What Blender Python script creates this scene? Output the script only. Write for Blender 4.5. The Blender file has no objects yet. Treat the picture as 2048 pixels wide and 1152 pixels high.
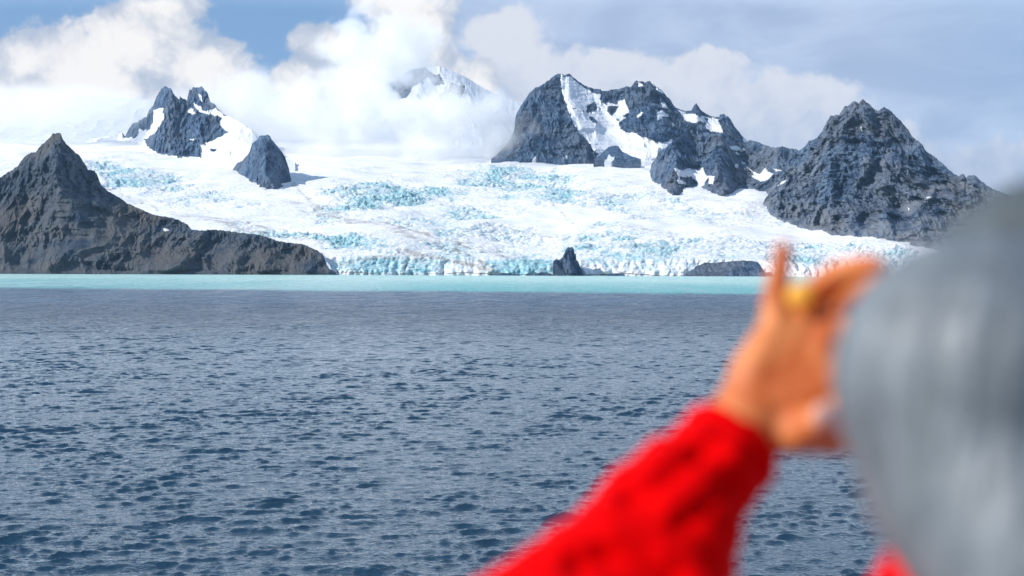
import bpy, math, random
import numpy as np
R = math.radians
scene = bpy.context.scene

# ------------------------------------------------------------------ camera, world, sun, exposure
F = 2844.0                       # focal length in photo pixels (50 mm lens)
CAMZ = 14.0
PITCH, ROLL = R(-0.66), R(0.20)
cam_d = bpy.data.cameras.new('camera'); cam = bpy.data.objects.new('camera', cam_d)
scene.collection.objects.link(cam); scene.camera = cam
cam_d.lens = 50; cam_d.sensor_width = 36; cam_d.clip_start = 0.05; cam_d.clip_end = 60000
from mathutils import Matrix, Vector
cam.matrix_world = Matrix.Translation((0, 0, CAMZ)) @ Matrix.Rotation(R(90) + PITCH, 4, 'X') @ Matrix.Rotation(ROLL, 4, 'Z')
cam_d.dof.use_dof = True; cam_d.dof.focus_distance = 220; cam_d.dof.aperture_fstop = 2.45
cam_d.dof.aperture_blades = 0

SUN_EL, SUN_AZ = 33.0, -110.0      # azimuth clockwise from +Y (view direction); sun stands to the left
az, el = R(SUN_AZ), R(SUN_EL)
to_sun = Vector((math.sin(az) * math.cos(el), math.cos(az) * math.cos(el), math.sin(el)))
sun_d = bpy.data.lights.new('sun', 'SUN'); sun_d.energy = 3.85; sun_d.angle = R(0.6); sun_d.color = (1.0, 0.955, 0.90)
sun = bpy.data.objects.new('sun', sun_d); scene.collection.objects.link(sun)
sun.rotation_euler = to_sun.to_track_quat('Z', 'Y').to_euler()
scene.view_settings.view_transform = 'Standard'; scene.view_settings.look = 'None'
scene.view_settings.exposure = 0.42; scene.view_settings.gamma = 1
scene.cycles.volume_bounces = 14; scene.cycles.max_bounces = 16; scene.cycles.transparent_max_bounces = 12
scene.cycles.volume_step_rate = 1.0; scene.cycles.volume_max_steps = 256
scene.cycles.use_denoising = True
scene.cycles.sample_clamp_indirect = 6


class NB:
    """small helper to write node trees"""
    def __init__(s, tree): s.t = tree; s.n = tree.nodes; s.l = tree.links
    def node(s, typ, **kw):
        n = s.n.new(typ)
        for k, v in kw.items(): setattr(n, k, v)
        return n
    def _in(s, sock, v):
        if v is None: return
        if isinstance(v, bpy.types.NodeSocket): s.l.new(v, sock)
        elif isinstance(v, (tuple, list)) and len(v) == 3 and sock.type == 'RGBA': sock.default_value = (*v, 1)
        else: sock.default_value = v
    def m(s, op, a, b=None, c=None, clamp=False):
        n = s.node('ShaderNodeMath', operation=op, use_clamp=clamp)
        s._in(n.inputs[0], a); s._in(n.inputs[1], b); s._in(n.inputs[2], c); return n.outputs[0]
    def vm(s, op, a, b=None, sc=None):
        n = s.node('ShaderNodeVectorMath', operation=op)
        s._in(n.inputs[0], a); s._in(n.inputs[1], b)
        if sc is not None: s._in(n.inputs['Scale'], sc)
        return n.outputs['Value'] if op in ('LENGTH', 'DISTANCE', 'DOT_PRODUCT') else n.outputs[0]
    def smooth(s, x, a, b, lo=0.0, hi=1.0):
        n = s.node('ShaderNodeMapRange', interpolation_type='SMOOTHSTEP')
        s._in(n.inputs[0], x)
        for i, v in enumerate((a, b, lo, hi)): s._in(n.inputs[1 + i], v)
        return n.outputs[0]
    def lin(s, x, a, b, lo=0.0, hi=1.0):
        n = s.node('ShaderNodeMapRange'); s._in(n.inputs[0], x)
        for i, v in enumerate((a, b, lo, hi)): s._in(n.inputs[1 + i], v)
        return n.outputs[0]
    def mix(s, f, a, b):
        n = s.node('ShaderNodeMix', data_type='RGBA')
        s._in(n.inputs[0], f); s._in(n.inputs[6], a); s._in(n.inputs[7], b); return n.outputs[2]
    def noise(s, vec, scale, detail=4, rough=0.55, dist=0.0, lac=2.0):
        n = s.node('ShaderNodeTexNoise'); s._in(n.inputs['Vector'], vec)
        for k, v in (('Scale', scale), ('Detail', detail), ('Roughness', rough), ('Distortion', dist), ('Lacunarity', lac)): s._in(n.inputs[k], v)
        return n.outputs['Fac']
    def voro(s, vec, scale, feature='F1'):
        n = s.node('ShaderNodeTexVoronoi', feature=feature); s._in(n.inputs['Vector'], vec); s._in(n.inputs['Scale'], scale)
        return n.outputs['Distance']
    def comb(s, x, y, z=0.0):
        n = s.node('ShaderNodeCombineXYZ')
        for i, v in enumerate((x, y, z)): s._in(n.inputs[i], v)
        return n.outputs[0]
    def sep(s, v):
        n = s.node('ShaderNodeSeparateXYZ'); s._in(n.inputs[0], v); return n.outputs
    def attr(s, name):
        return s.node('ShaderNodeAttribute', attribute_name=name).outputs['Fac']
    def pos(s): return s.node('ShaderNodeNewGeometry').outputs['Position']


world = bpy.data.worlds.new("World"); scene.world = world; world.use_nodes = True
world.node_tree.nodes.clear(); W = NB(world.node_tree)
sky = W.node('ShaderNodeTexSky', sky_type='NISHITA')
sky.sun_disc = False; sky.sun_elevation = R(SUN_EL); sky.sun_rotation = R(SUN_AZ)
sky.air_density = 1.0; sky.dust_density = 0.6; sky.ozone_density = 2.0
tc = W.node('ShaderNodeTexCoord').outputs['Generated']
dx, dy, dz = W.sep(tc)
ysafe = W.m('MAXIMUM', dy, 0.12)
az_ = W.m('DIVIDE', dx, ysafe); el_ = W.m('DIVIDE', dz, ysafe)      # tangents of azimuth / elevation of the sky direction
q = W.comb(az_, el_, 0.0)
warp = W.node('ShaderNodeTexNoise'); W._in(warp.inputs['Vector'], q); warp.inputs['Scale'].default_value = 9; warp.inputs['Detail'].default_value = 5; warp.inputs['Roughness'].default_value = 0.6
wv = W.vm('SCALE', W.vm('SUBTRACT', warp.outputs['Color'], (0.5, 0.5, 0.5)), None, 0.055)
qw = W.vm('ADD', q, wv)
wx, wy, _z = W.sep(qw)
def skyblobs(blobs):
    """cumulus heads in the sky, each (azimuth tangent, elevation tangent, half width, half height)"""
    acc = None
    for (u, v, ru, rv) in blobs:
        cx, cy = (u - 1024) / F, (541 - v) / F
        d = W.vm('LENGTH', W.comb(W.m('MULTIPLY', W.m('SUBTRACT', wx, cx), F / ru), W.m('MULTIPLY', W.m('SUBTRACT', wy, cy), F / rv), 0.0))
        e = W.m('SUBTRACT', 1.0, d)
        acc = e if acc is None else W.m('SMOOTH_MAX', acc, e, 0.15)
    return acc
fine = W.noise(q, 42, 6, 0.6, 0.3)
big = W.noise(q, 7, 5, 0.6, 0.5)
# a high grey veil, thicker to the right and to the top
streak = W.noise(W.comb(az_, W.m('MULTIPLY', el_, 3.2)), 8, 5, 0.55, 0.6)
veil_cov = W.smooth(az_, -0.14, 0.0, 0.08, 0.95)
blue_top = W.smooth(W.m('ADD', az_, W.m('MULTIPLY', el_, 0.9)), 0.36, 0.56, 0.0, 1.0)
veil_f = W.m('MULTIPLY', veil_cov, W.m('SUBTRACT', 1.0, W.m('MULTIPLY', blue_top, 0.45)))
veil_c = W.mix(W.smooth(streak, 0.30, 0.72), (2.7, 3.4, 4.8), (3.8, 4.5, 5.8))
clear = W.mix(0.7, sky.outputs[0], (0.95, 2.1, 4.1))
base = W.mix(veil_f, clear, veil_c)
SKYK = 0.11
# grey-bottomed distant puffs behind the right-hand mountains
g = skyblobs([(1060, 140, 150, 80), (1240, 140, 120, 60), (1400, 145, 110, 52), (1590, 215, 170, 95), (1330, 230, 420, 110),
              (1980, 350, 190, 80), (1750, 320, 200, 80), (1000, 60, 110, 60)])
gn = W.m('ADD', g, W.m('MULTIPLY', W.m('SUBTRACT', fine, 0.5), 0.85))
g_a = W.smooth(gn, 0.0, 0.30, 0.0, 0.9)
g_sh = W.smooth(W.m('ADD', W.m('MULTIPLY', W.m('SUBTRACT', el_, 0.06), 9.0), W.m('MULTIPLY', W.m('SUBTRACT', fine, 0.5), 1.2)), -0.2, 0.9)
g_c = W.mix(g_sh, (2.8, 3.4, 4.6), (5.2, 5.35, 5.8))
base = W.mix(g_a, base, g_c)
# white cumulus on the left and centre
w_ = skyblobs([(150, 200, 260, 170), (290, 110, 170, 110), (60, 120, 120, 70), (340, 20, 100, 60), (400, 150, 130, 80), (480, 220, 130, 80),
               (640, 105, 75, 55), (600, 180, 90, 60), (700, 190, 130, 90), (810, 90, 120, 110), (800, 0, 120, 60), (300, 260, 520, 110), (860, 210, 200, 120)])
wn = W.m('ADD', w_, W.m('MULTIPLY', W.m('SUBTRACT', fine, 0.5), 0.9))
w_a = W.smooth(wn, 0.0, 0.24)
w_sh = W.smooth(W.m('ADD', W.m('MULTIPLY', wn, 0.9), W.m('MULTIPLY', W.m('SUBTRACT', W.noise(qw, 14, 6, .6, .4), 0.5), 2.4)), 0.0, 0.75)
w_c = W.mix(w_sh, (3.3, 3.75, 4.6), (6.7, 6.5, 6.3))
base = W.mix(w_a, base, w_c)
# broken cloud everywhere else round the horizon and overhead
else_n = W.noise(tc, 3.2, 6, 0.6, 0.4)
else_a = W.m('MULTIPLY', W.smooth(else_n, 0.44, 0.62), W.smooth(dy, 0.1, 0.75, 0.35, 0.0))
base = W.mix(else_a, base, (6.0, 6.3, 6.9))
over_n = W.noise(tc, 2.4, 5, 0.6, 0.4)
base = W.mix(W.m('MULTIPLY', W.m('MULTIPLY', W.smooth(el_, 0.18, 0.25), W.smooth(over_n, 0.30, 0.50, 0.55, 1.0)), W.m('MULTIPLY', W.smooth(dy, 0.0, 0.3), W.smooth(dz, 0.62, 0.36))), base, (9.2, 11.2, 13.4))  # bright band of sky above the view, added to lighten the water
base = W.mix(W.m('MULTIPLY', W.smooth(dz, 0.40, 0.68), 0.6), base, (1.0, 2.0, 3.6))  # overhead sky deepened so wave faces tilted to the viewer reflect dark blue
bg = W.node('ShaderNodeBackground'); W._in(bg.inputs[0], base); bg.inputs[1].default_value = SKYK
wo = W.node('ShaderNodeOutputWorld'); W.l.new(bg.outputs[0], wo.inputs[0])

# ------------------------------------------------------------------ numpy helpers
rng = np.random.RandomState(7)
_perm = rng.permutation(256); _perm = np.concatenate([_perm, _perm, _perm])
_g3 = rng.normal(size=(256, 3)); _g3 /= np.linalg.norm(_g3, axis=1)[:, None]
_g2 = np.stack([np.cos(np.arange(256) * 2.399), np.sin(np.arange(256) * 2.399)], -1)
def perlin(x, y, z=None, seed=0):
    x = np.asarray(x, float) + seed * 17.31; y = np.asarray(y, float) + seed * 5.77
    if z is None:
        xi, yi = np.floor(x).astype(np.int32), np.floor(y).astype(np.int32); xf, yf = x - xi, y - yi
        fu = lambda t: t * t * t * (t * (t * 6 - 15) + 10)
        u, v = fu(xf), fu(yf); xi &= 255; yi &= 255; out = 0
        for i in (0, 1):
            a = _perm[xi + i]; wu = u if i else 1 - u
            for j in (0, 1):
                h = _perm[a + yi + j]
                out = out + wu * (v if j else 1 - v) * (_g2[h, 0] * (xf - i) + _g2[h, 1] * (yf - j))
        return out * 1.5
    z = np.zeros_like(x) + seed * 3.13 + 0.37 if z is None else np.asarray(z, float) + seed * 3.13
    xi, yi, zi = np.floor(x).astype(int), np.floor(y).astype(int), np.floor(z).astype(int)
    xf, yf, zf = x - xi, y - yi, z - zi
    fu = lambda t: t * t * t * (t * (t * 6 - 15) + 10)
    u, v, w = fu(xf), fu(yf), fu(zf); xi &= 255; yi &= 255; zi &= 255
    out = 0
    for i in (0, 1):
        a = _perm[xi + i]; wu = u if i else 1 - u
        for j in (0, 1):
            b = _perm[a + yi + j]; wvv = v if j else 1 - v
            for k in (0, 1):
                gg = _g3[_perm[b + zi + k] & 255]; ww = w if k else 1 - w
                out = out + wu * wvv * ww * (gg[..., 0] * (xf - i) + gg[..., 1] * (yf - j) + gg[..., 2] * (zf - k))
    return out * 1.55
def fbm(x, y, z=None, o=5, gain=0.5, seed=0):
    s, a, f = 0, 1.0, 1.0
    for i in range(o):
        s = s + a * perlin(x * f, y * f, None if z is None else z * f, seed + i); a *= gain; f *= 2.03
    return s
def ridged(x, y, z=None, o=5, gain=0.5, seed=0):
    s, a, f, w = 0, 1.0, 1.0, 1.0
    for i in range(o):
        n = 1 - np.abs(perlin(x * f, y * f, None if z is None else z * f, seed + i)) * 1.6
        n = np.clip(n, 0, 1) ** 2 * w; w = np.clip(n * 1.6, 0, 1)
        s = s + a * n; a *= gain; f *= 2.05
    return s
def worley(x, y, seed=0):
    """distance to nearest and second nearest feature point, plus a random value per cell"""
    xi, yi = np.floor(x).astype(int), np.floor(y).astype(int)
    d1 = np.full(x.shape, 9.0); d2 = np.full(x.shape, 9.0); val = np.zeros(x.shape)
    for i in (-1, 0, 1):
        for j in (-1, 0, 1):
            h = _perm[(_perm[(xi + i + seed * 31) & 255] + yi + j) & 255]
            px = xi + i + (_perm[h] / 255.0); py = yi + j + (_perm[h + 97] / 255.0)
            d = np.hypot(px - x, py - y); nv = _perm[h + 41] / 255.0
            c = d < d1
            d2 = np.where(c, d1, np.minimum(d2, d)); val = np.where(c, nv, val); d1 = np.where(c, d, d1)
    return d1, d2, val
def facet(x, y, seed=0):
    """broken rock: every cell of a Voronoi pattern is a plane with its own random tilt"""
    xi, yi = np.floor(x).astype(int), np.floor(y).astype(int); d1 = np.full(x.shape, 9.0); out = np.zeros(x.shape)
    for i in (-1, 0, 1):
        for j in (-1, 0, 1):
            h = _perm[(_perm[(xi + i + seed * 31) & 255] + yi + j) & 255]
            px = xi + i + (_perm[h] / 255.0) - x; py = yi + j + (_perm[h + 97] / 255.0) - y
            d = np.hypot(px, py); c = d < d1
            out = np.where(c, px * (_perm[h + 41] / 127.5 - 1) + py * (_perm[h + 151] / 127.5 - 1) * .5 + .25 * (_perm[h + 200] / 127.5 - 1), out); d1 = np.where(c, d, d1)
    return out
def sstep(x, a, b):
    t = np.clip((x - a) / (b - a), 0, 1); return t * t * (3 - 2 * t)
Rm = np.array(cam.matrix_world.to_3x3())
def ray(u, v):
    """direction with unit forward (world Y) component through photo pixel u, v"""
    d = np.stack([(np.asarray(u, float) - 1024) / F, -(np.asarray(v, float) - 576) / F, -np.ones(np.broadcast(u, v).shape)], -1)
    w = d @ Rm.T
    return w / w[..., 1:2]
def P(u, v, D):
    p = ray(u, v) * np.asarray(D, float)[..., None]; p[..., 2] += CAMZ; return p
def P1(u, v, D): return Vector(P(np.array(float(u)), np.array(float(v)), np.array(float(D))))
def proj(p):
    q_ = (p - np.array([0, 0, CAMZ])) @ Rm
    return 1024 + F * q_[..., 0] / -q_[..., 2], 576 - F * q_[..., 1] / -q_[..., 2]
def ip(pts, u, k=1):
    a = np.array(pts, float); return np.interp(u, a[:, 0], a[:, k])
def polysd(u, v, poly):
    """signed distance in pixels to a polygon (positive inside)"""
    poly = np.array(poly, float); inside = np.zeros(u.shape, bool); dist = np.full(u.shape, 1e9)
    for a, b in zip(poly, np.roll(poly, -1, 0)):
        c = (a[1] > v) != (b[1] > v)
        with np.errstate(divide='ignore', invalid='ignore'):
            xx = (b[0] - a[0]) * (v - a[1]) / (b[1] - a[1] + 1e-12) + a[0]
        inside ^= c & (u < xx)
        ab = b - a; t = np.clip(((u - a[0]) * ab[0] + (v - a[1]) * ab[1]) / (ab @ ab + 1e-9), 0, 1)
        dist = np.minimum(dist, np.hypot(u - a[0] - t * ab[0], v - a[1] - t * ab[1]))
    return np.where(inside, dist, -dist)
def z1(l): return [(x * .3472, 150 + y * .3472) for x, y in l]          # survey sketches of the left massif
def z3(l): return [(1000 + x * .2951, 120 + y * .2951) for x, y in l]   # of the centre massif
def z4(l): return [(1450 + x * .3298, 180 + y * .3298) for x, y in l]   # of the right massif

def grid_mesh(name, pts, mat, attrs=None, smooth=True):
    nr, nc = pts.shape[:2]
    me = bpy.data.meshes.new(name)
    me.vertices.add(nr * nc); me.vertices.foreach_set('co', pts.reshape(-1).astype(np.float32))
    idx = np.arange(nr * nc).reshape(nr, nc)
    q_ = np.stack([idx[:-1, :-1], idx[:-1, 1:], idx[1:, 1:], idx[1:, :-1]], -1).reshape(-1)
    nf = (nr - 1) * (nc - 1)
    me.loops.add(nf * 4); me.loops.foreach_set('vertex_index', q_.astype(np.int32))
    me.polygons.add(nf); me.polygons.foreach_set('loop_start', (np.arange(nf) * 4).astype(np.int32))
    me.polygons.foreach_set('use_smooth', np.full(nf, smooth))
    me.update(calc_edges=True)
    for k, a in (attrs or {}).items():
        at = me.attributes.new(k, 'FLOAT', 'POINT'); at.data.foreach_set('value', a.reshape(-1).astype(np.float32))
    me.materials.append(mat)
    o = bpy.data.objects.new(name, me); scene.collection.objects.link(o)
    return o
def tag(o, label=None, cat=None, group=None, kind=None):
    if label: o['label'] = label
    if cat: o['category'] = cat
    if group: o['group'] = group
    if kind: o['kind'] = kind
    return o
def material(name):
    m = bpy.data.materials.new(name); m.use_nodes = True; m.node_tree.nodes.clear()
    b = NB(m.node_tree); out = b.node('ShaderNodeOutputMaterial')
    return m, b, out
def principled(b, out, color, rough=0.8, normal=None, **kw):
    p = b.node('ShaderNodeBsdfPrincipled'); b._in(p.inputs['Base Color'], color); b._in(p.inputs['Roughness'], rough)
    if normal is not None: b.l.new(normal, p.inputs['Normal'])
    for k, v in kw.items(): b._in(p.inputs[k.replace('_', ' ')], v)
    b.l.new(p.outputs[0], out.inputs['Surface']); return p
def bump(b, h, strength=1.0, dist=1.0, normal=None):
    n = b.node('ShaderNodeBump'); n.inputs['Strength'].default_value = strength; n.inputs['Distance'].default_value = dist
    b._in(n.inputs['Height'], h)
    if normal is not None: b.l.new(normal, n.inputs['Normal'])
    return n.outputs[0]

# ------------------------------------------------------------------ materials of the land
def rock_material(name, dark, light, warm, warm_amt=0.35, snow_fleck=0.8):
    m, b, out = material(name)
    p = b.pos()
    n1 = b.noise(p, 0.011, 6, 0.62, 0.6); n2 = b.noise(p, 0.07, 5, 0.65, 0.8); n3 = b.noise(p, 0.004, 3, 0.5)
    strat = b.noise(b.vm('MULTIPLY', p, (1.0, 1.0, 0.35)), 0.05, 6, 0.7, 1.2)
    c = b.mix(b.smooth(b.m('ADD', b.m('MULTIPLY', n1, 0.5), b.m('MULTIPLY', n2, 0.5)), 0.40, 0.60), dark, light)
    c = b.mix(b.m('MULTIPLY', b.smooth(n3, 0.42, 0.62), warm_amt), c, warm)
    c = b.mix(b.m('MULTIPLY', b.m('MULTIPLY', b.attr('scree'), 0.7), b.smooth(n1, .35, .6)), c, b.mix(n2, warm, light))
    c = b.mix(b.m('MULTIPLY', b.smooth(strat, 0.60, 0.72), 0.55), c, tuple(min(1, x * 1.9 + 0.03) for x in light))
    # snow lying in patches
    sa = b.attr('snow')
    sn = b.m('ADD', sa, b.m('MULTIPLY', b.m('SUBTRACT', b.noise(b.vm('MULTIPLY', p, (1.0, 1.0, 0.6)), 0.05, 7, 0.72, .5), 0.5), b.m('MULTIPLY', b.smooth(sa, 1.0, .93), 1.5)))
    sf = b.smooth(sn, 0.38, 0.50)
    fleck = b.smooth(b.noise(b.vm('MULTIPLY', p, (1.0, 1.0, 0.55)), 0.035, 6, 0.75, 1.0), 0.665, 0.69)
    sf = b.m('MAXIMUM', sf, b.m('MULTIPLY', fleck, snow_fleck))
    dirt = b.noise(b.vm('MULTIPLY', p, (1.0, 1.0, 2.5)), 0.02, 5, 0.6)
    c = b.mix(sf, c, b.mix(b.smooth(dirt, 0.5, 0.75), (0.66, 0.69, 0.73), (0.54, 0.53, 0.52)))
    h = b.m('ADD', b.m('MULTIPLY', n2, 0.8), b.m('MULTIPLY', b.noise(b.vm('MULTIPLY', p, (1, 1, .6)), 0.16, 5, 0.7), 0.5))
    h = b.m('MULTIPLY', h, b.m('SUBTRACT', 1.0, b.m('MULTIPLY', sf, 0.85)))
    principled(b, out, c, 0.9, bump(b, h, 1.0, 14.0), Specular_IOR_Level=0.2)
    return m
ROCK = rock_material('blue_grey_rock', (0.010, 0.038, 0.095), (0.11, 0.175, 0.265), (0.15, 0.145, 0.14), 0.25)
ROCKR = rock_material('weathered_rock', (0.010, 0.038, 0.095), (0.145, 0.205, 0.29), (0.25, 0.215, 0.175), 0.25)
BROWN = rock_material('brown_moss_rock', (0.024, 0.044, 0.075), (0.105, 0.125, 0.15), (0.115, 0.100, 0.080), 0.65, 0.0)

def ice_material():
    m, b, out = material('glacier_ice')
    p = b.pos()
    ice = b.attr('ice'); dirtm = b.attr('dirt'); steep = b.attr('steep'); crack = b.attr('crack'); calm = b.attr('calm')
    n1 = b.noise(b.vm('MULTIPLY', p, (1.0, 0.5, 1.6)), 0.030, 7, 0.68, 0.8)
    n2 = b.noise(b.vm('MULTIPLY', p, (0.6, 0.6, 2.0)), 0.13, 5, 0.7, 0.6)
    nl = b.noise(p, 0.0045, 5, 0.6, 0.5)
    f = b.m('ADD', b.m('MULTIPLY', ice, 0.95), b.m('MULTIPLY', b.m('SUBTRACT', n1, 0.5), 1.8))
    f = b.m('SUBTRACT', b.m('ADD', f, b.m('MULTIPLY', crack, 0.22)), b.m('MULTIPLY', calm, .5)); f = b.m('ADD', f, b.m('MULTIPLY', b.m('SUBTRACT', nl, 0.42), 1.6))
    f = b.smooth(b.m('ADD', f, b.m('MULTIPLY', steep, 0.25)), 0.34, 1.35)
    snow = b.mix(b.smooth(b.m('ADD', n2, b.m('MULTIPLY', calm, .25)), .3, .55), (0.68, 0.725, 0.77), (0.835, 0.83, 0.825))
    blue = b.mix(b.smooth(b.m('SUBTRACT', n2, b.m('MULTIPLY', crack, .3)), 0.2, 0.6), (0.14, 0.44, 0.51), (0.55, 0.76, 0.79))
    c = b.mix(b.m('MULTIPLY', f, 0.92), snow, blue)
    c = b.mix(b.m('MULTIPLY', b.smooth(b.m('ADD', crack, b.m('MULTIPLY', b.m('SUBTRACT', n2, .5), .8)), 0.55, 1.1), 0.5), c, (0.22, 0.44, 0.55))
    # dust and grit in flow bands
    dl = b.noise(b.vm('MULTIPLY', p, (0.35, 1.0, 2.2)), 0.02, 7, 0.72, 0.8)
    dl2 = b.noise(b.vm('MULTIPLY', p, (0.22, 1.1, 3.0)), 0.05, 6, 0.72, 1.0)
    c = b.mix(b.m('MULTIPLY', b.smooth(dl2, 0.50, 0.66), 0.55), c, (0.58, 0.56, 0.56))
    c = b.mix(b.m('MULTIPLY', b.smooth(b.m('ADD', dirtm, b.m('MULTIPLY', b.m('SUBTRACT', dl, 0.5), 2.2)), 0.30, 0.9), 0.8), c, (0.36, 0.32, 0.29))
    c = b.mix(b.smooth(b.m('ADD', dirtm, b.m('MULTIPLY', b.m('SUBTRACT', n2, 0.5), 1.2)), 1.02, 1.15), c, (0.07, 0.07, 0.075))
    principled(b, out, c, 0.6, bump(b, b.m('MULTIPLY', b.m('ADD', n1, b.m('MULTIPLY', n2, 0.25)), b.m('SUBTRACT', b.m('ADD', 0.35, b.m('MULTIPLY', ice, .65)), b.m('MULTIPLY', calm, .3))), 1.0, 11.0), Specular_IOR_Level=0.3)
    return m
ICE = ice_material()

# ------------------------------------------------------------------ glacier: distance of the ice surface under every line of sight
gv = np.array([250, 270, 290, 310, 330, 360, 400, 440, 480, 515, 540, 556.])
gD = np.array([11200, 10200, 9300, 8550, 7950, 7250, 6600, 6100, 5600, 5160, 5080, 5060.])
def Dgl(u, v):
    u = np.asarray(u, float)
    sh = ip([(-400, 0), (300, 0), (700, -2), (1300, 3), (1600, 5), (2400, 8)], u)     # the front stands slightly nearer on the right
    base = np.interp(v - sh, gv, gD)
    return base + 160 * perlin(u / 420.0, v / 90.0, seed=3) * sstep(530 - v, 0, 60)
def build_glacier():
    us = np.arange(-420, 2480, 2.0)
    D_ = [5045.0]
    v_ = [557.0]
    rows = np.concatenate([np.linspace(557, 541, 14, endpoint=False), np.linspace(541, 515, 26, endpoint=False), np.arange(515, 330, -0.42), np.arange(330, 255, -0.35)])
    U, V = np.meshgrid(us, rows)
    vtop = np.interp(U, [-420, 640, 1010, 1300, 1330, 1600, 1800, 2480], [255, 255, 317, 322, 335, 380, 440, 500])
    V = np.where(V < 500, 500 + (V - 500) * (500 - vtop) / (500 - 255.0), V)
    D = Dgl(U, V)
    pts = P(U, V, D)
    X, Y, Z = pts[..., 0], pts[..., 1], pts[..., 2]
    # where the ice is broken into seracs / bare and blue:  (u, v, half width, half height, tilt, strength, roughness)
    zones = [(260, 350, 95, 26, 0.25, 1.0, 1.0), (400, 385, 120, 20, 0.2, 0.55, 0.6), (215, 345, 40, 30, 0.7, 0.7, 1.0), (330, 390, 80, 22, .3, .3, .4),
             (765, 388, 125, 28, 0.02, 1.15, 1.3), (690, 412, 70, 24, -0.15, 0.85, 1.0), (850, 385, 80, 22, .1, .7, .8), (985, 352, 85, 18, -0.05, 1.0, 1.2), (1080, 360, 110, 24, 0.15, 0.75, 1.0),
             (1140, 388, 60, 20, 0.1, 0.8, .8), (935, 425, 60, 22, 0.1, 0.65, 0.8), (1210, 400, 80, 30, 0.2, 0.45, 0.8), (700, 490, 120, 16, 0.12, 0.95, 1.0), (560, 468, 130, 18, 0.15, 0.6, .9),
             (800, 530, 190, 22, 0.0, 0.75, 0.9), (1040, 530, 110, 24, 0.0, 1.1, 1.0), (1250, 500, 140, 52, 0.05, 0.8, 0.6), (1330, 400, 90, 20, .15, .5, .6), (1330, 530, 160, 24, 0, 0.5, .6), (1600, 510, 120, 26, 0.1, 0.7, 1.0), (1450, 490, 160, 20, 0.05, 0.25, .7),
             (1120, 395, 270, 42, .12, .52, .45), (1340, 490, 230, 48, .05, .55, .4), (900, 505, 220, 30, .05, .5, .5), (1760, 520, 120, 20, 0.1, .5, .8), (900, 460, 180, 22, 0.15, 0.5, 0.5), (1060, 470, 160, 24, 0.1, .3, .5), (1420, 420, 160, 22, 0.1, .22, .3)]
    ice = np.zeros(U.shape); ru = np.zeros(U.shape)
    wu = U + 26 * fbm(X / 300, Y / 300, seed=5, o=4); wvv = V + 9 * fbm(X / 240, Y / 240, seed=6, o=4)
    for (cu, cv, a, bb, tl, s, rr) in zones:
        d = np.hypot((wu - cu) / a, (wvv - cv - (wu - cu) * tl) / bb)
        k = 1 - sstep(d, 0.30, 1.40)
        ice = np.maximum(ice, s * k); ru = np.maximum(ru, rr * k)
    smooth_snow = np.zeros(U.shape)
    for (cu, cv, a, bb) in [(660, 330, 260, 14), (90, 300, 200, 22), (1180, 325, 190, 14), (1090, 445, 130, 14), (690, 455, 110, 12), (1340, 350, 120, 16), (1650, 470, 160, 12), (350, 325, 160, 18), (1480, 395, 70, 26), (1150, 425, 120, 18), (1560, 460, 170, 14), (540, 345, 160, 18), (1330, 455, 120, 14)]:
        smooth_snow = np.maximum(smooth_snow, 1 - sstep(np.hypot((wu - cu) / a, (wvv - cv) / bb), 0.5, 1.1))
    ru = np.maximum(ru * (1 - 0.8 * smooth_snow), 0.0); ice = ice * (1 - 0.8 * smooth_snow)
    # relief: long flow ridges, transverse crevasses, serac blocks
    fl = fbm((X + 0.6 * Y) / 300, (Y - .25 * X) / 62, seed=9, o=5, gain=.5)
    und = fbm(X / 500, Y / 420, seed=11, o=3)
    wxx = X + 14 * fbm(X / 60, Y / 60, seed=12, o=3); wyy = Y + 14 * fbm(X / 60, Y / 60, seed=13, o=3)
    d1, d2, val = worley((wxx + .35 * wyy) / 38, (wyy - .2 * wxx) / 22, 1)
    e1, e2, val2 = worley((wxx - .3 * wyy) / 15, wyy / 11, 2)
    block = val ** 1.6 * sstep(d2 - d1, 0.0, 0.30)
    block2 = val2 ** 1.4 * sstep(e2 - e1, 0.0, 0.35)
    crack = np.maximum(1 - sstep(d2 - d1, 0.02, 0.22), 0.8 * (1 - sstep(e2 - e1, .0, .25)))
    crev = ridged((X - 0.4 * Y) / 90, (Y + .25 * X) / 22, seed=15, o=4)
    crev2 = ridged((X + 0.9 * Y) / 70, (Y - .5 * X) / 17, seed=16, o=3)
    patch = sstep(fbm(X / 210, Y / 260, seed=18, o=4), -.35, .45)
    ru = ru * (.35 + .65 * patch) + .07 * sstep(fbm(X / 160, Y / 200, seed=19, o=4), 0, .6) * (1 - smooth_snow)
    back = sstep(Y, 5100, 5300)
    dz = 20 * und * back + 9 * fl * back * (1 - .7 * smooth_snow) + ru * (19 * block + 8 * block2 - 8) * (0.35 + 0.65 * back)
    dz += (-crev * 7.0 - crev2 * 5.5) * (0.10 + 0.9 * sstep(ru, .05, .6)) * (1 - smooth_snow) * back
    dz += 0.9 * fbm(X / 14, Y / 14, seed=17, o=3) * (1 - .8 * smooth_snow)
    # front cliff: push in and out rather than up and down
    cl = 1 - sstep(Y, 5075, 5240)
    Y2 = Y + cl * (9 * (ridged(X / 36 + .4 * fbm(X / 60, Z / 50, seed=25, o=3), Z / 90, seed=24, o=4, gain=.6) - .7) + 18 * fbm(X / 45, Z / 60, seed=21, o=4) + 10 * (worley(X / 16, Z / 26, 4)[2] - .5) + 40 * perlin(X / 260, Z * 0, seed=23))
    low = sstep(Z, 2, 12)
    Z = Z + dz * low
    pts = np.stack([X, Y2, Z], -1)
    gy = np.gradient(Z, axis=0) / np.maximum(np.abs(np.gradient(Y2, axis=0)), .3)
    gx = np.gradient(Z, axis=1) / np.maximum(np.abs(np.gradient(X, axis=1)), .3)
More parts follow.
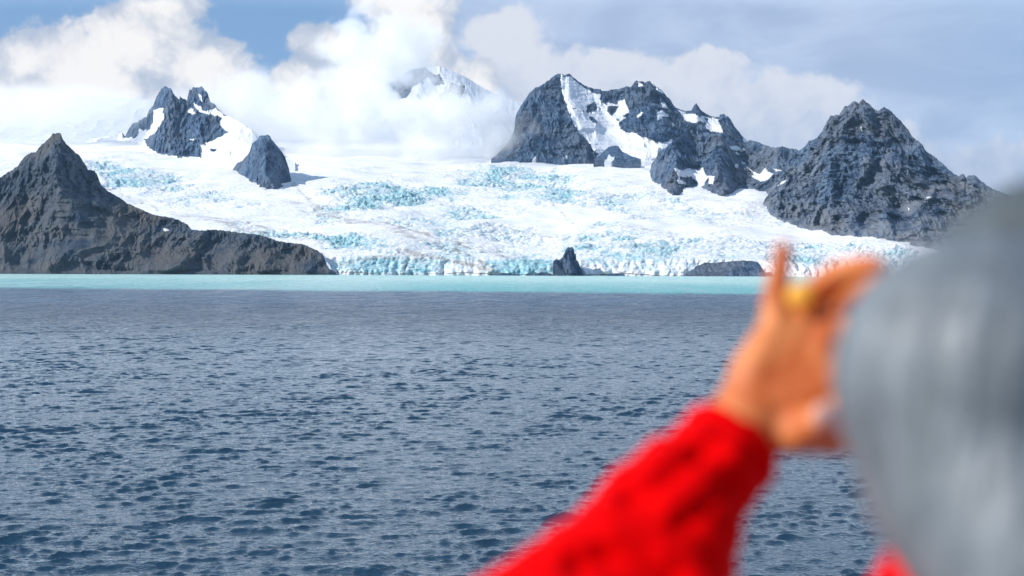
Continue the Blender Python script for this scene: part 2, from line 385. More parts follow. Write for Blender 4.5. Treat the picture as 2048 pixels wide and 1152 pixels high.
    steep = np.clip((np.hypot(gy, gx) - 0.45) / 1.2, 0, 1) * np.clip(ru * 1.3 + .15, 0, 1)
    # moraine bands and dirty ice
    dirt = np.zeros(U.shape)
    for line, wd, st in [([(590, 370), (620, 405), (700, 440), (820, 470), (920, 500), (1000, 545)], 8, 0.6), ([(800, 505), (880, 515), (960, 535), (1010, 548)], 7, 0.8),
                         ([(120, 400), (330, 430), (430, 446), (560, 470), (640, 490)], 8, 0.55), ([(470, 325), (560, 400), (760, 455), (1000, 500)], 12, .45),
                         ([(1500, 400), (1620, 440), (1760, 478), (1900, 500)], 8, .35), ([(1380, 430), (1520, 425), (1600, 460)], 9, .35), ([(640, 505), (680, 530), (760, 515), (860, 520)], 7, .6),
                         ([(900, 547), (1140, 549), (1400, 552), (1540, 554)], 1.6, 1.25), ([(660, 545), (900, 547)], 1.5, .9), ([(1105, 470), (1118, 500), (1112, 525)], 5, .6), ([(1270, 380), (1450, 405), (1530, 420)], 7, .3), ([(640, 425), (780, 452), (900, 478), (1010, 512)], 3, .75), ([(205, 372), (330, 420), (440, 440), (560, 452)], 3, .6), ([(1000, 345), (1090, 395), (1150, 450), (1180, 480)], 3, .5), ([(1290, 340), (1400, 352), (1500, 385)], 3, .45), ([(820, 420), (960, 450), (1110, 470)], 3, .5), ([(1180, 455), (1350, 470), (1520, 500)], 3, .5)]:
        dd = np.abs(wvv * .5 + V * .5 - ip(line, U)); ok = (U > line[0][0] - 8) & (U < line[-1][0] + 8)
        dirt = np.maximum(dirt, np.where(ok, st * np.exp(-(dd / wd) ** 2), 0))
    o = grid_mesh('glacier', pts, ICE, dict(ice=ice * (.55 + .6 * patch), dirt=dirt, steep=steep, calm=smooth_snow, crack=np.clip(crack * sstep(ru, .05, .4) + .5 * sstep(crev, .8, 1.3) + .5 * sstep(crev2, .8, 1.3), 0, 1)))
    return tag(o, 'broad white and turquoise glacier flowing down between the mountains to the sea', 'glacier', kind='structure')
build_glacier()

# ------------------------------------------------------------------ mountains
def build_mountain(name, ridge, base, depth, label, mat, snow=(), islands=(), u0=None, u1=None, step=1.0, rows=260, amp=1.0, prof=1.0,
                   Dbase=None, crag=1.0, scree=None, creases=(), seed=0, snow_all=False, jag=1.6, jag_to=None, group='mountains around the glacier', kind='structure', cat='mountain', back=1.0, sharp=1.0):
    ridge = sorted(ridge); u0 = ridge[0][0] if u0 is None else u0; u1 = ridge[-1][0] if u1 is None else u1
    us = np.arange(u0, u1 + step, step)
    vr = ip(ridge, us); vb = ip(base, us)
    vr = vr + jag * (fbm(us / 7.0, us * 0 + seed, seed=seed + 40, o=3) + .8 * fbm(us / 2.7, us * 0 + seed, seed=seed + 41, o=2)) * (1 if jag_to is None else sstep(us, jag_to + 6, jag_to - 6)) * sstep(vb - vr, 1, 12)
    vr = np.minimum(vr, vb)
    Db = Dgl(us, vb) if Dbase is None else ip(Dbase, us)
    Dep = ip(depth, us) if isinstance(depth, (list, tuple)) else np.full(us.shape, float(depth))
    Dep = Dep * np.clip((vb - vr) / 30, 0.12, 1)
    hk = min(int(26 / step), len(us) // 4); gk = np.exp(-np.linspace(-2, 2, 2 * hk + 1) ** 2); gk /= gk.sum()
    gs = lambda a_: np.convolve(np.pad(a_, hk, mode='reflect', reflect_type='odd'), gk, 'valid')
    Db, Dep = gs(Db), np.maximum(gs(Dep), 2)
    s = np.linspace(0, 1, rows)[:, None]
    kk = np.exp(-np.linspace(-2.2, 2.2, 2 * max(3, int(9 / step)) + 1) ** 2); kk /= kk.sum(); hw = len(kk) // 2
    vs_ = np.convolve(np.pad(vr, hw, mode='edge'), kk, 'valid'); vs_ = np.minimum(vs_, vb)
    v = vb + (vs_ + (vr - vs_) * s ** 7 - vb) * s
    D = Db + Dep * s ** prof
    U = np.broadcast_to(us, v.shape)
    p0 = P(U, v, D); X, Y, Z = p0[..., 0], p0[..., 1], p0[..., 2]
    env = (.25 + .75 * sstep(s, 0.0, 0.06)) * (1 - 0.55 * sstep(s, 0.85, 1.0)) * np.clip((vb - vr) / 60, 0.15, 1)
    wX = X + 24 * fbm(X / 170, Z / 170, Y / 400, o=3, seed=seed + 1); wZ = Z + 24 * fbm(X / 170, Z / 170, Y / 400, o=3, seed=seed + 2)
    r1 = ridged(wX / 190 + wZ / 700, wZ / 430, Y / 500, o=2, seed=seed + 3)
    r2 = ridged(wX / 62 + wZ / 300, wZ / 120, Y / 200, o=4, gain=.55, seed=seed + 4)
    r3 = fbm(X / 22 + Z / 90, Z / 75, Y / 60, o=4, gain=.6, seed=seed + 5)
    sc = np.zeros(v.shape)
    if scree:
        for sp in scree: sc = np.maximum(sc, sstep(polysd(U + 8 * fbm(X / 80, Z / 80, seed=91, o=3), v + 8 * fbm(X / 80, Z / 80, seed=92, o=3), sp), -6, 8))
    sn = np.zeros(v.shape)
    wu = U + 2.6 * fbm(X / 45, Z / 45, seed=seed + 6, o=3); wv_ = v + 2.6 * fbm(X / 45, Z / 45, seed=seed + 7, o=3)
    if snow_all: sn[:] = 1
    for sp in snow: sn = np.maximum(sn, sstep(polysd(wu, wv_, sp), -4.5, 4.5))
    for sp in islands: sn = np.minimum(sn, 1 - sstep(polysd(wu, wv_, sp), -4.0, 4.0))
    cr = (1 - .75 * sc * sstep(fbm(X / 200, Z / 150, seed=seed + 14, o=3), -.5, .3)) * (1 - .8 * sn)
    r4 = ridged(wX / 24 + Z / 50, Z / 85, Y / 80, o=3, gain=.6, seed=seed + 9)
    disp = -amp * env * (70 * (r1 - .8) * (1 - .45 * sn) * (1 - .35 * sc) + crag * cr * (32 * (r2 - .7) + 11 * r3 + 14 * (r4 - .7) + 20 * facet((wX + .4 * wZ) / 40, wZ / 120, seed + 1) + 11 * facet((X - .3 * Z) / 16 + .1 * r3, Z / 48 + .1 * r3, seed + 2)))
    for line, wd, a in creases:       # a buttress standing out (a > 0) or a gully (a < 0), following a line down the face
        ln = np.array(line, float); uc = np.interp(v, ln[:, 1], ln[:, 0]) + .8 * wd * fbm(v / 22, v * 0 + a, seed=seed + 12, o=3)
        disp -= a * np.exp(-(np.sqrt((U - uc) ** 2 + (.6 * wd) ** 2) - .6 * wd) / wd) * sstep(s, 0, .12)
    D = D + disp
    front = P(U, v, D)
    # the far side falls away behind the crest
    nb = 26; t = (np.arange(1, nb + 1) / nb)[:, None]
    top = front[-1]
    bx = np.broadcast_to(top[:, 0], (nb, len(us))).copy(); by = top[:, 1] + t * (Dep * .9 + 60) * back; bz = top[:, 2] - t * ((top[:, 2] - front[0, :, 2]) + 60)
    rr_ = fbm(bx / 80, by / 80, seed=seed + 8, o=4)
    bz = bz + 25 * rr_ * np.minimum(t * 3, 1) * np.clip((vb - vr) / 60, 0.1, 1) - 5 * t; bz = np.minimum(bz, top[:, 2] - 2 * t)
    # and the foot carries on down below the ice or water
    foot = front[:1].copy(); foot[..., 2] -= 45; foot[..., 1] -= 12
    pts = np.concatenate([foot, front, np.stack([bx, by, bz], -1)], 0)
    z = lambda a_: np.concatenate([a_[:1], a_, np.repeat(a_[-1:], nb, 0)], 0)
    o = grid_mesh(name, pts, mat, dict(snow=z(sn), scree=z(sc)), smooth=False)
    return tag(o, label, cat, group, kind)

SEA_D = 4950.0
# brown headland on the left
ridgeA = [(-420, 470), (-250, 440), (-120, 400), (-40, 372), (0, 356), (14, 346), (36, 332), (50, 312), (62, 306), (72, 303), (84, 288), (97, 278), (104, 270), (107, 267), (121, 266), (125, 277), (132, 287), (146, 300), (160, 313),
          (170, 328), (177, 340), (190, 342), (196, 352), (200, 368), (216, 382), (236, 394), (256, 407), (285, 420), (305, 429), (335, 434), (358, 440), (375, 449), (384, 459), (400, 461), (430, 459), (455, 462), (490, 467), (520, 470), (545, 478),
          (565, 484), (590, 486), (612, 490), (632, 500), (648, 510), (656, 525), (664, 537), (672, 546)]
screeA = [[(-400, 560), (-400, 470), (60, 400), (140, 380), (200, 420), (300, 440), (420, 480), (640, 520), (660, 560)]]
build_mountain('mountain', ridgeA, [(-420, 546), (2000, 546)], [(-420, 560), (60, 620), (115, 640), (200, 560), (400, 330), (560, 230), (672, 60)],
               'brown pointed headland rising straight from the sea at left', BROWN, rows=420, Dbase=[(-420, SEA_D), (680, SEA_D + 60)], prof=1.08, crag=.75, scree=screeA, seed=10, jag=1.2,
               creases=[([(115, 268), (125, 400), (250, 545)], 30, 60), ([(40, 332), (60, 420), (40, 545)], 16, -50), ([(380, 455), (370, 500), (330, 545)], 25, 45), ([(560, 484), (540, 545)], 16, 30)],
               snow=[z1([(940, 885), (965, 890), (972, 900), (945, 898)]), z1([(1862, 1005), (1880, 1040), (1915, 1115), (1925, 1125), (1900, 1115), (1870, 1060)])])
# twin summit standing out of the snow
ridgeT = z1([(560, 372), (680, 345), (700, 338), (720, 350), (745, 310), (760, 280), (800, 265), (840, 240), (860, 205), (880, 175), (900, 130), (930, 78), (945, 68), (975, 70), (988, 80), (1000, 110), (1020, 128), (1030, 140), (1038, 122), (1060, 140), (1076, 150),
             (1084, 115), (1092, 88), (1105, 88), (1108, 76), (1130, 70), (1150, 74), (1160, 66), (1172, 80), (1190, 95), (1200, 110), (1210, 150), (1240, 170), (1262, 205), (1280, 222), (1380, 268), (1450, 312), (1480, 350), (1540, 430), (1620, 470), (1700, 500)])
snowT = [z1([(885, 200), (940, 190), (938, 260), (905, 320), (872, 348), (830, 372), (860, 420), (900, 450), (700, 400), (500, 430), (500, 340), (700, 330), (712, 362), (790, 360), (805, 305), (830, 325), (870, 308), (885, 250)]),
         z1([(1075, 205), (1100, 190), (1135, 225), (1110, 225)]), z1([(1115, 165), (1140, 175), (1190, 215), (1240, 190), (1290, 235), (1400, 240), (1800, 480), (1700, 640), (1150, 560), (1165, 470), (1158, 400), (1210, 385), (1315, 332), (1265, 285), (1285, 250), (1250, 235), (1200, 225), (1160, 215), (1130, 195)]),
         z1([(1135, 110), (1160, 115), (1168, 150), (1150, 145)]), z1([(1090, 365), (1120, 362), (1110, 375)]), z1([(500, 400), (900, 445), (950, 465), (1200, 478), (1200, 600), (500, 600)])]
build_mountain('mountain', ridgeT, z1([(560, 385), (700, 372), (850, 420), (900, 455), (1000, 468), (1160, 482), (1300, 530), (1500, 560), (1700, 560)]), 420,
               'dark twin-topped crag standing in snow above the glacier at left', ROCK, snow=snowT, islands=[z1([(1425, 295), (1445, 300), (1470, 325), (1450, 318)]), z1([(1205, 425), (1250, 420), (1240, 438), (1210, 440)])], rows=300, amp=.75, seed=20, jag=2.6, jag_to=446,
               creases=[(z1([(1000, 110), (990, 300), (960, 460)]), 14, 40), (z1([(1150, 70), (1140, 250), (1170, 470)]), 18, 45), (z1([(1078, 150), (1060, 260), (1040, 470)]), 10, -30)])
# small sharp crag
ridgeN = z1([(1336, 552), (1350, 530), (1372, 505), (1395, 495), (1425, 460), (1440, 440), (1452, 395), (1470, 380), (1488, 372), (1494, 350), (1510, 345), (1528, 350), (1540, 342), (1556, 352), (1570, 380), (1592, 400), (1610, 425), (1640, 465), (1655, 510), (1665, 540), (1672, 585), (1676, 605)])
build_mountain('mountain', ridgeN, z1([(1336, 552), (1400, 590), (1450, 632), (1500, 655), (1560, 670), (1610, 652), (1640, 632), (1676, 606)]), 230,
               'small steep grey crag poking through the snow right of the twin-topped crag', ROCK, rows=220, amp=.5, seed=30, jag=1.2, step=.7, creases=[(z1([(1530, 345), (1520, 500), (1560, 668)]), 12, 40)])
# centre massif
ridgeM = z3([(-60, 668), (-20, 640), (30, 585), (70, 530), (95, 480), (105, 380), (140, 310), (175, 262), (200, 220), (238, 188), (262, 180), (300, 158), (350, 122), (385, 98), (400, 92), (424, 92), (440, 104), (455, 95), (475, 95), (495, 115), (530, 145), (560, 165), (600, 185), (640, 195), (680, 196),
             (690, 212), (720, 210), (740, 205), (790, 195), (830, 190), (850, 178), (890, 180), (910, 155), (925, 140), (960, 145), (985, 155), (1000, 145), (1015, 142), (1030, 160), (1060, 180), (1100, 210), (1130, 245), (1155, 270), (1190, 325), (1230, 340), (1260, 348), (1295, 340), (1315, 312),
             (1330, 293), (1345, 315), (1365, 342), (1420, 375), (1460, 388), (1482, 390), (1492, 372), (1512, 366), (1540, 378), (1562, 402), (1590, 455), (1620, 485), (1655, 535), (1700, 560), (1850, 600), (2050, 700)])
snowM = [z3([(408, 85), (436, 112), (470, 112), (500, 140), (560, 185), (600, 200), (620, 225), (690, 235), (680, 275), (720, 290), (790, 302), (800, 280), (850, 272), (872, 350), (838, 375), (850, 395), (800, 420), (812, 470), (850, 490), (905, 492), (940, 505), (960, 525), (1010, 542), (1090, 558), (1172, 545), (1200, 700), (640, 700), (660, 640), (620, 590), (570, 525), (545, 505),
             (495, 420), (460, 345), (438, 260), (420, 200)]),
         z3([(1195, 335), (1262, 358), (1330, 365), (1400, 392), (1480, 402), (1490, 440), (1512, 492), (1440, 485), (1392, 462), (1400, 430), (1350, 410), (1330, 425), (1290, 425), (1250, 400), (1230, 360)]),
         z3([(1060, 355), (1100, 345), (1140, 365), (1150, 390), (1110, 385), (1070, 410)]), z3([(925, 152), (970, 160), (975, 175), (940, 170)]), z3([(1030, 165), (1085, 200), (1110, 230), (1080, 215)]), z3([(1090, 290), (1115, 285), (1138, 330), (1110, 325)]),
         z3([(1520, 380), (1540, 385), (1535, 402)]), z3([(215, 690), (250, 645), (245, 690)]), z3([(420, 672), (455, 648), (462, 670)]), z3([(1165, 430), (1190, 445), (1175, 460)]), z3([(1640, 530), (1690, 545), (1680, 570), (1650, 560)]), z3([(930, 380), (960, 345), (968, 350), (938, 390)])]
islM = [z3([(588, 350), (590, 310), (615, 300), (625, 282), (652, 285), (655, 330), (640, 350), (600, 362)]), z3([(725, 350), (735, 315), (760, 310), (795, 318), (790, 350), (765, 368), (750, 385)]), z3([(598, 380), (625, 388), (655, 405), (655, 430), (635, 428), (605, 400)]),
        z3([(680, 240), (720, 225), (725, 270), (715, 300), (690, 290), (675, 265)]), z3([(565, 235), (582, 240), (590, 265)]), z3([(490, 315), (520, 330), (500, 335)]), z3([(555, 340), (570, 338), (568, 358)]), z3([(725, 215), (800, 200), (860, 190), (855, 270), (800, 275), (795, 300), (745, 270)]),
        z3([(670, 325), (685, 325), (680, 345)]), z3([(785, 400), (800, 402), (795, 418)]), z3([(975, 565), (995, 580), (985, 582)]), z3([(1385, 400), (1410, 398), (1400, 425)]), z3([(1320, 360), (1350, 365), (1365, 385), (1340, 380)])]
build_mountain('mountain', ridgeM, [(960, 330), (994, 322), (1080, 321), (1190, 321), (1300, 324), (1620, 330)], [(960, 200), (1040, 620), (1124, 760), (1290, 700), (1500, 500), (1620, 300)],
               'jagged central mountain with a steep dark pyramid beside a bright snow face', ROCK, snow=snowM, islands=islM, rows=340, amp=.8, seed=50, jag=1.3, Dbase=[(960, 8080), (1190, 8060), (1620, 8000)],
               creases=[([(1121, 148), (1135, 200), (1158, 260), (1192, 321)], 24, 70), ([(1290, 163), (1300, 220), (1330, 300)], 22, 80), ([(1208, 180), (1225, 250), (1240, 320)], 26, -60)])
ridgeB = z3([(636, 678), (665, 655), (700, 622), (735, 592), (760, 580), (785, 582), (800, 580), (825, 615), (850, 632), (900, 655), (955, 672)])
build_mountain('mountain', ridgeB, z3([(636, 680), (720, 680), (780, 685), (860, 684), (955, 674)]), 120, 'little low rock hump at the foot of the bright snow face', ROCK, rows=70, amp=.35, seed=55, jag=1.0, step=.6, Dbase=[(1180, 7860), (1290, 7860)],
               snow=[z3([(705, 690), (735, 640), (755, 655), (780, 650), (775, 680)])])
# front buttress of the centre massif
ridgeF = z3([(1004, 780), (1020, 740), (1028, 702), (1055, 668), (1068, 640), (1070, 598), (1085, 590), (1100, 605), (1130, 590), (1160, 560), (1185, 540), (1215, 520), (1240, 498), (1270, 470), (1300, 432), (1330, 425), (1370, 440), (1385, 470), (1400, 490), (1450, 500), (1530, 540), (1600, 562), (1660, 562), (1690, 543), (1715, 546),
             (1750, 556), (1800, 580), (1840, 590), (1890, 592), (1910, 582), (1940, 595), (2000, 603), (2040, 620), (2100, 700), (2150, 760)])
baseF = z3([(1004, 782), (1050, 822), (1100, 862), (1150, 902), (1200, 920), (1250, 885), (1320, 856), (1400, 872), (1440, 922), (1500, 932), (1570, 912), (1610, 862), (1680, 852), (1750, 885), (1800, 925), (1850, 965), (2150, 980)])
snowF = [z3([(1180, 735), (1230, 748), (1290, 735), (1350, 752), (1378, 728), (1385, 770), (1410, 785), (1460, 785), (1440, 835), (1412, 835), (1420, 800), (1390, 820), (1380, 850), (1330, 858), (1335, 825), (1290, 790), (1220, 790), (1212, 815), (1250, 830), (1262, 845), (1215, 840), (1195, 820), (1212, 790)]),
         z3([(1662, 712), (1710, 752), (1762, 772), (1792, 732), (1815, 760), (1850, 768), (1800, 812), (1760, 822), (1705, 790), (1735, 790)]), z3([(1548, 580), (1610, 588), (1665, 612), (1600, 615), (1560, 600)]), z3([(1878, 855), (1915, 828), (1955, 815), (1935, 838)]),
         z3([(1595, 705), (1615, 702), (1612, 730), (1600, 725)]), z3([(1840, 735), (1900, 745), (1915, 755), (1870, 750)]), z3([(1630, 698), (1665, 705), (1650, 712)]), z3([(1590, 625), (1620, 630), (1605, 638)])]
build_mountain('mountain', ridgeF, baseF, [(1290, 200), (1340, 420), (1400, 560), (1500, 560), (1640, 420)], 'low broken rock buttress streaked with snow between the pyramid and the tall right peak', ROCKR, snow=snowF, rows=240, amp=.7, crag=1.15, seed=60, jag=1.2,
               creases=[(z3([(1300, 430), (1340, 600), (1450, 930)]), 18, 55), (z3([(1100, 600), (1130, 750), (1180, 910)]), 14, 40), (z3([(1700, 545), (1640, 700), (1590, 860)]), 18, 40)])
# tall right-hand peak
ridgeC = [(1524, 412), (1530, 398), (1545, 374), (1562, 345), (1576, 322), (1585, 306)] + z4([(460, 362), (490, 335), (510, 308), (530, 305), (545, 296), (560, 290), (572, 270), (590, 250), (600, 225), (618, 190), (640, 155), (660, 158), (675, 148), (692, 148), (705, 130), (722, 103), (745, 95), (765, 75), (782, 67), (800, 72),
         (812, 82), (820, 66), (835, 58), (850, 68), (880, 90), (900, 115), (920, 125), (940, 118), (965, 104), (985, 115), (1010, 130), (1035, 160), (1060, 182), (1090, 215), (1112, 242), (1130, 275), (1155, 302), (1180, 315), (1198, 328), (1210, 360), (1240, 385), (1280, 410), (1300, 432), (1340, 462), (1350, 478), (1380, 500), (1412, 524),
         (1430, 512), (1445, 505), (1460, 528), (1480, 520), (1505, 515), (1530, 530), (1555, 552), (1620, 600)]) + [(2048, 402), (2200, 450), (2480, 490)]
baseC = z4([(225, 705), (300, 765), (430, 812), (560, 848), (720, 892), (900, 928), (1050, 952), (1150, 978)]) + [(1900, 520), (2000, 552), (2480, 556)]
screeC = [z4([(200, 690), (330, 640), (420, 700), (500, 690), (600, 690), (640, 740), (760, 780), (900, 800), (1000, 780), (1150, 650), (1250, 560), (1380, 540), (1700, 620), (1900, 1100), (1000, 1000), (400, 860)]), z4([(390, 460), (470, 470), (330, 600), (250, 630)]), z4([(1010, 300), (1000, 400), (930, 480), (850, 600), (840, 560), (930, 440)])]
build_mountain('mountain', ridgeC, baseC, [(1520, 100), (1600, 560), (1725, 820), (1850, 760), (2000, 600), (2480, 500)], 'tall craggy pyramid peak rising above the raised hand at right', ROCKR, rows=460, amp=1.0, crag=1.25, seed=70, jag=1.4, scree=screeC,
               creases=[(z4([(840, 60), (870, 330), (830, 560), (800, 780)]), 14, 70), (z4([(650, 155), (620, 400), (640, 740)]), 18, 50), (z4([(1010, 200), (1010, 330), (900, 500), (840, 640)]), 8, -50), (z4([(1000, 400), (970, 560), (1000, 760)]), 16, 50), (z4([(1200, 330), (1210, 500), (1180, 700)]), 20, 40), (z4([(560, 300), (480, 500), (470, 690)]), 14, 40)],
               snow=[z4([(1215, 652), (1235, 643), (1252, 645), (1230, 656)]), z4([(1098, 715), (1112, 715), (1108, 726)]), z4([(318, 580), (350, 555), (385, 548), (350, 572)]), z4([(825, 222), (832, 220), (830, 245), (824, 243)])])
# snowy summit in the clouds and the snowfield behind everything
ridgeP = [(560, 290), (640, 262), (700, 215), (760, 178), (795, 155), (820, 140), (850, 134), (880, 133), (905, 142), (930, 153), (960, 172), (990, 188), (1015, 198), (1045, 206), (1080, 235), (1150, 270)]
build_mountain('mountain', ridgeP, [(560, 322), (1150, 318)], 1300, 'snowy summit half hidden in cloud left of the dark pyramid', ROCK, snow_all=True, rows=240, amp=.8, seed=80, jag=.5, Dbase=[(560, 9600), (1150, 9600)],
               islands=[[(740, 200), (770, 170), (800, 152), (820, 134), (852, 130), (862, 150), (846, 162), (828, 172), (815, 195), (780, 205)], [(852, 146), (880, 148), (892, 170), (868, 172)], [(900, 165), (932, 172), (922, 195), (896, 186)], [(980, 184), (992, 187), (986, 190)], [(700, 262), (740, 262), (738, 290), (705, 285)]])
ridgeL = [(-420, 235), (-200, 215), (0, 205), (150, 190), (300, 200), (450, 235), (560, 262), (700, 290), (800, 305)]
build_mountain('mountain', ridgeL, [(-420, 285), (100, 283), (300, 300), (560, 322), (800, 325)], 1500, 'pale snow dome fading into cloud behind the twin-topped crag', ROCK, snow_all=True, rows=120, step=2.0, amp=.5, seed=85, jag=.3, Dbase=[(-420, 9700), (800, 9500)])
# rocks at the ice front
def shore_rock(ridge, label, D0, depth=60, step=.6, seed=0, rows=80, amp=.3, mat=None, base=None):
    b_ = base or [(ridge[0][0], ridge[0][1]), (ridge[-1][0], ridge[-1][1])]
    return build_mountain('shore_rock', ridge, b_, depth, label, mat or ROCKR, rows=rows, step=step, amp=amp, seed=seed, jag=.8, Dbase=[(-500, D0), (2500, D0)], group='rocks along the glacier front', kind='structure', cat='rock')
shore_rock([(1366, 553), (1378, 543), (1395, 532), (1410, 525), (1430, 526), (1455, 523), (1480, 521), (1500, 521), (1515, 524), (1522, 532), (1527, 540), (1534, 554)], 'wide flat-topped grey rock at the waterline left of the raised finger', 5000, 70, seed=101)
z2 = lambda l: [(600 + x * .3993, 100 + y * .3993) for x, y in l]
shore_rock(z2([(1268, 1058), (1285, 1046), (1296, 1052), (1312, 1040), (1322, 1022), (1330, 1003), (1343, 986), (1352, 990), (1362, 984), (1373, 1002), (1374, 1018), (1382, 1022), (1384, 1052), (1396, 1062), (1404, 1088), (1420, 1100), (1432, 1122)]), 'dark upright rock enclosed by the ice front near its centre', 5000, 60, seed=104, amp=.8, mat=ROCK,
           base=z2([(1268, 1060), (1290, 1078), (1315, 1112), (1325, 1124), (1432, 1124)]))
for k, (a, b_, h_, lab) in enumerate([(990, 1040, 3, 'longer low dark rock on the waterline left of the upright rock'), (1052, 1064, 3, 'small dark boulder beside the low rock on the waterline'), (1070, 1108, 5, 'low dark rock touching the left foot of the upright rock'), (1215, 1250, 2.5, 'thin dark rock ledge on the waterline right of the upright rock')]):
    shore_rock([(a, 549), (a * .7 + b_ * .3, 549 - h_), (a * .4 + b_ * .6, 549 - h_ * .8), (b_, 549)], lab, 4985, 14, .5, 110 + k, 16, .12, ROCK)

# ------------------------------------------------------------------ sea
def sea_material():
    m, b, out = material('sea_water')
    p = b.pos(); x, y, z = b.sep(p)
    edge = b.m('ADD', y, b.m('ADD', b.m('MULTIPLY', b.m('SUBTRACT', b.noise(b.vm('MULTIPLY', p, (1, .25, 0)), 0.009, 6, .7), .5), 330), b.m('MULTIPLY', x, 0.33)))
    t = b.smooth(edge, 880, 1070)
    cloudy = b.smooth(edge, 900, 2600)
    turq = b.mix(cloudy, (0.10, 0.43, 0.45), (0.38, 0.64, 0.60))
    streak = b.noise(b.vm('MULTIPLY', p, (1, .08, 0)), 0.004, 4, .6)
    turq = b.mix(b.m('MULTIPLY', b.smooth(streak, .4, .7), .5), turq, (0.58, 0.72, 0.69))
    c = b.mix(t, b.mix(b.smooth(y, 330, 700), (0.012, 0.042, 0.076), b.mix(b.smooth(b.noise(b.vm('MULTIPLY', p, (1, .35, 0)), .05, 6, .7, .5), .38, .62), (0.022, 0.066, 0.135), (0.052, 0.115, 0.200))), turq)  # far blue and its streaks put wave reflections into the base colour
    far = b.m('ADD', b.smooth(y, 200, 800, 0.05, 0.15), b.m('MULTIPLY', b.smooth(b.noise(b.vm('MULTIPLY', p, (1, .4, 0)), .06, 6, .7, .5), .4, .65), b.smooth(y, 200, 600, 0, .22)))
    h = b.m('ADD', b.m('MULTIPLY', b.noise(b.vm('MULTIPLY', p, (.6, 1, 1)), 3.4, 4, .6, .5), 0.5), b.m('MULTIPLY', b.noise(b.vm('MULTIPLY', p, (.6, 1, 1)), 7, 3, .6), .14))
    nt = b.node('ShaderNodeTexNoise'); b._in(nt.inputs['Vector'], b.vm('MULTIPLY', p, (1, .8, 0))); nt.inputs['Scale'].default_value = 0.55; nt.inputs['Detail'].default_value = 3; nt.inputs['Roughness'].default_value = .6
    chop = b.m('MULTIPLY', b.smooth(y, 130, 520), b.smooth(b.noise(b.vm('MULTIPLY', p, (1, .45, 0)), .045, 6, .7, .5), .3, .7, .35, 1.35))
    tilt = b.vm('SCALE', b.vm('MULTIPLY', b.vm('SUBTRACT', nt.outputs['Color'], (.5, .62, .5)), (1, 1, 0)), None, b.m('MULTIPLY', chop, 1.5))
    hf = b.m('MULTIPLY', b.noise(b.vm('MULTIPLY', p, (1, .5, 0)), 0.18, 7, .68, .4), b.smooth(y, 230, 520))
    nb_ = b.vm('NORMALIZE', b.vm('ADD', bump(b, h, 0.9, 0.26, bump(b, hf, 1.0, 6.0)), tilt))
    principled(b, out, c, far, nb_, IOR=1.42, Specular_IOR_Level=b.m('SUBTRACT', b.smooth(y, 300, 620, .5, .16), b.m('MULTIPLY', t, 0.08)))
    return m
def build_sea():
    D = [30.0]
    while D[-1] < 1150: D.append(D[-1] + (0.10 + 0.0007 * D[-1] if D[-1] < 500 else 0.45 + 0.0022 * (D[-1] - 500)))
    while D[-1] < 16000: D.append(D[-1] * 1.06)
    D = np.array(D)[:, None]
    a = np.linspace(-0.50, 0.50, 760)[None, :]
    X = D * a; Y = np.broadcast_to(D, X.shape).copy()
    rs = np.random.RandomState(3)
    Zs = np.zeros(X.shape); DX = np.zeros(X.shape); DY = np.zeros(X.shape)
    N = 84
    dD = np.gradient(D[:, 0])[:, None]; dX = D * (a[0, 1] - a[0, 0])
    grp = np.clip(1 + 0.25 * fbm(X / 40, Y / 50, seed=33, o=3) + .35 * fbm(X / 7, Y / 11, seed=34, o=3), .3, 2.0)
    lam = np.exp(np.linspace(np.log(0.33), np.log(4.5), N)); rs.shuffle(lam)
    warps = [perlin(X / (L_ * 5), Y / (L_ * 5), seed=50 + i) for i, L_ in enumerate((.9, 1.6, 2.8, 5.0, 9.0))]
    for L in lam:
        th = R(-80) + rs.normal() * 0.40; k = 2 * math.pi / L; ph = rs.uniform(0, 6.28)
        w = 1.0 if L < 1.6 else (1.6 / L) ** .9
        A = 0.043 * w * (1.2 if L < 1.3 else 1) / k
        kx, ky = k * math.cos(th), k * math.sin(th)
        fade = sstep(L / np.maximum(dD, dX), 1.8, 3.4)
        arg = kx * X + ky * Y + ph + 0.9 * warps[int(np.argmin([abs(math.log(L / q2)) for q2 in (.9, 1.6, 2.8, 5.0, 9.0)]))]
        Am = A * fade * grp
        Zs += Am * np.sin(arg); cc = Am * np.cos(arg) * 1.0
        DX += cc * math.cos(th); DY += cc * math.sin(th)
    pts = np.stack([X + DX, Y + DY, Zs], -1)
    return tag(grid_mesh('water', pts, sea_material()), 'choppy dark blue sea turning milky turquoise towards the glacier', 'sea', kind='structure')
build_sea()
#PART2
# ------------------------------------------------------------------ cloud banks lying against the mountains
import bmesh
def cloud_material(name, dens, lo, hi, scale, amp):
    m, b, out = material(name)
    oc = b.node('ShaderNodeTexCoord').outputs['Object']; p = b.pos()
    e = b.m('SUBTRACT', 1.0, b.vm('LENGTH', oc))
    n = b.noise(p, scale, 5, .55, 0.0)
    s = b.m('ADD', e, b.m('MULTIPLY', b.m('SUBTRACT', n, 0.5), amp))
    s = b.m('MULTIPLY', b.smooth(s, lo, hi), b.smooth(e, 0.0, 0.3))
    v = b.node('ShaderNodeVolumeScatter'); v.inputs['Color'].default_value = (0.999, 0.999, 0.999, 1)
    v.inputs['Anisotropy'].default_value = 0.0
    b._in(v.inputs['Density'], b.m('MULTIPLY', s, dens))
    b.l.new(v.outputs[0], out.inputs['Volume']); m.cycles.volume_sampling = 'MULTIPLE_IMPORTANCE'
    return m
CLOUD = cloud_material('cloud_vapour', 0.0060, 0.28, 0.60, 0.0050, 3.0)
MIST = cloud_material('thin_mist', 0.0032, 0.0, 0.7, 0.006, 1.5)
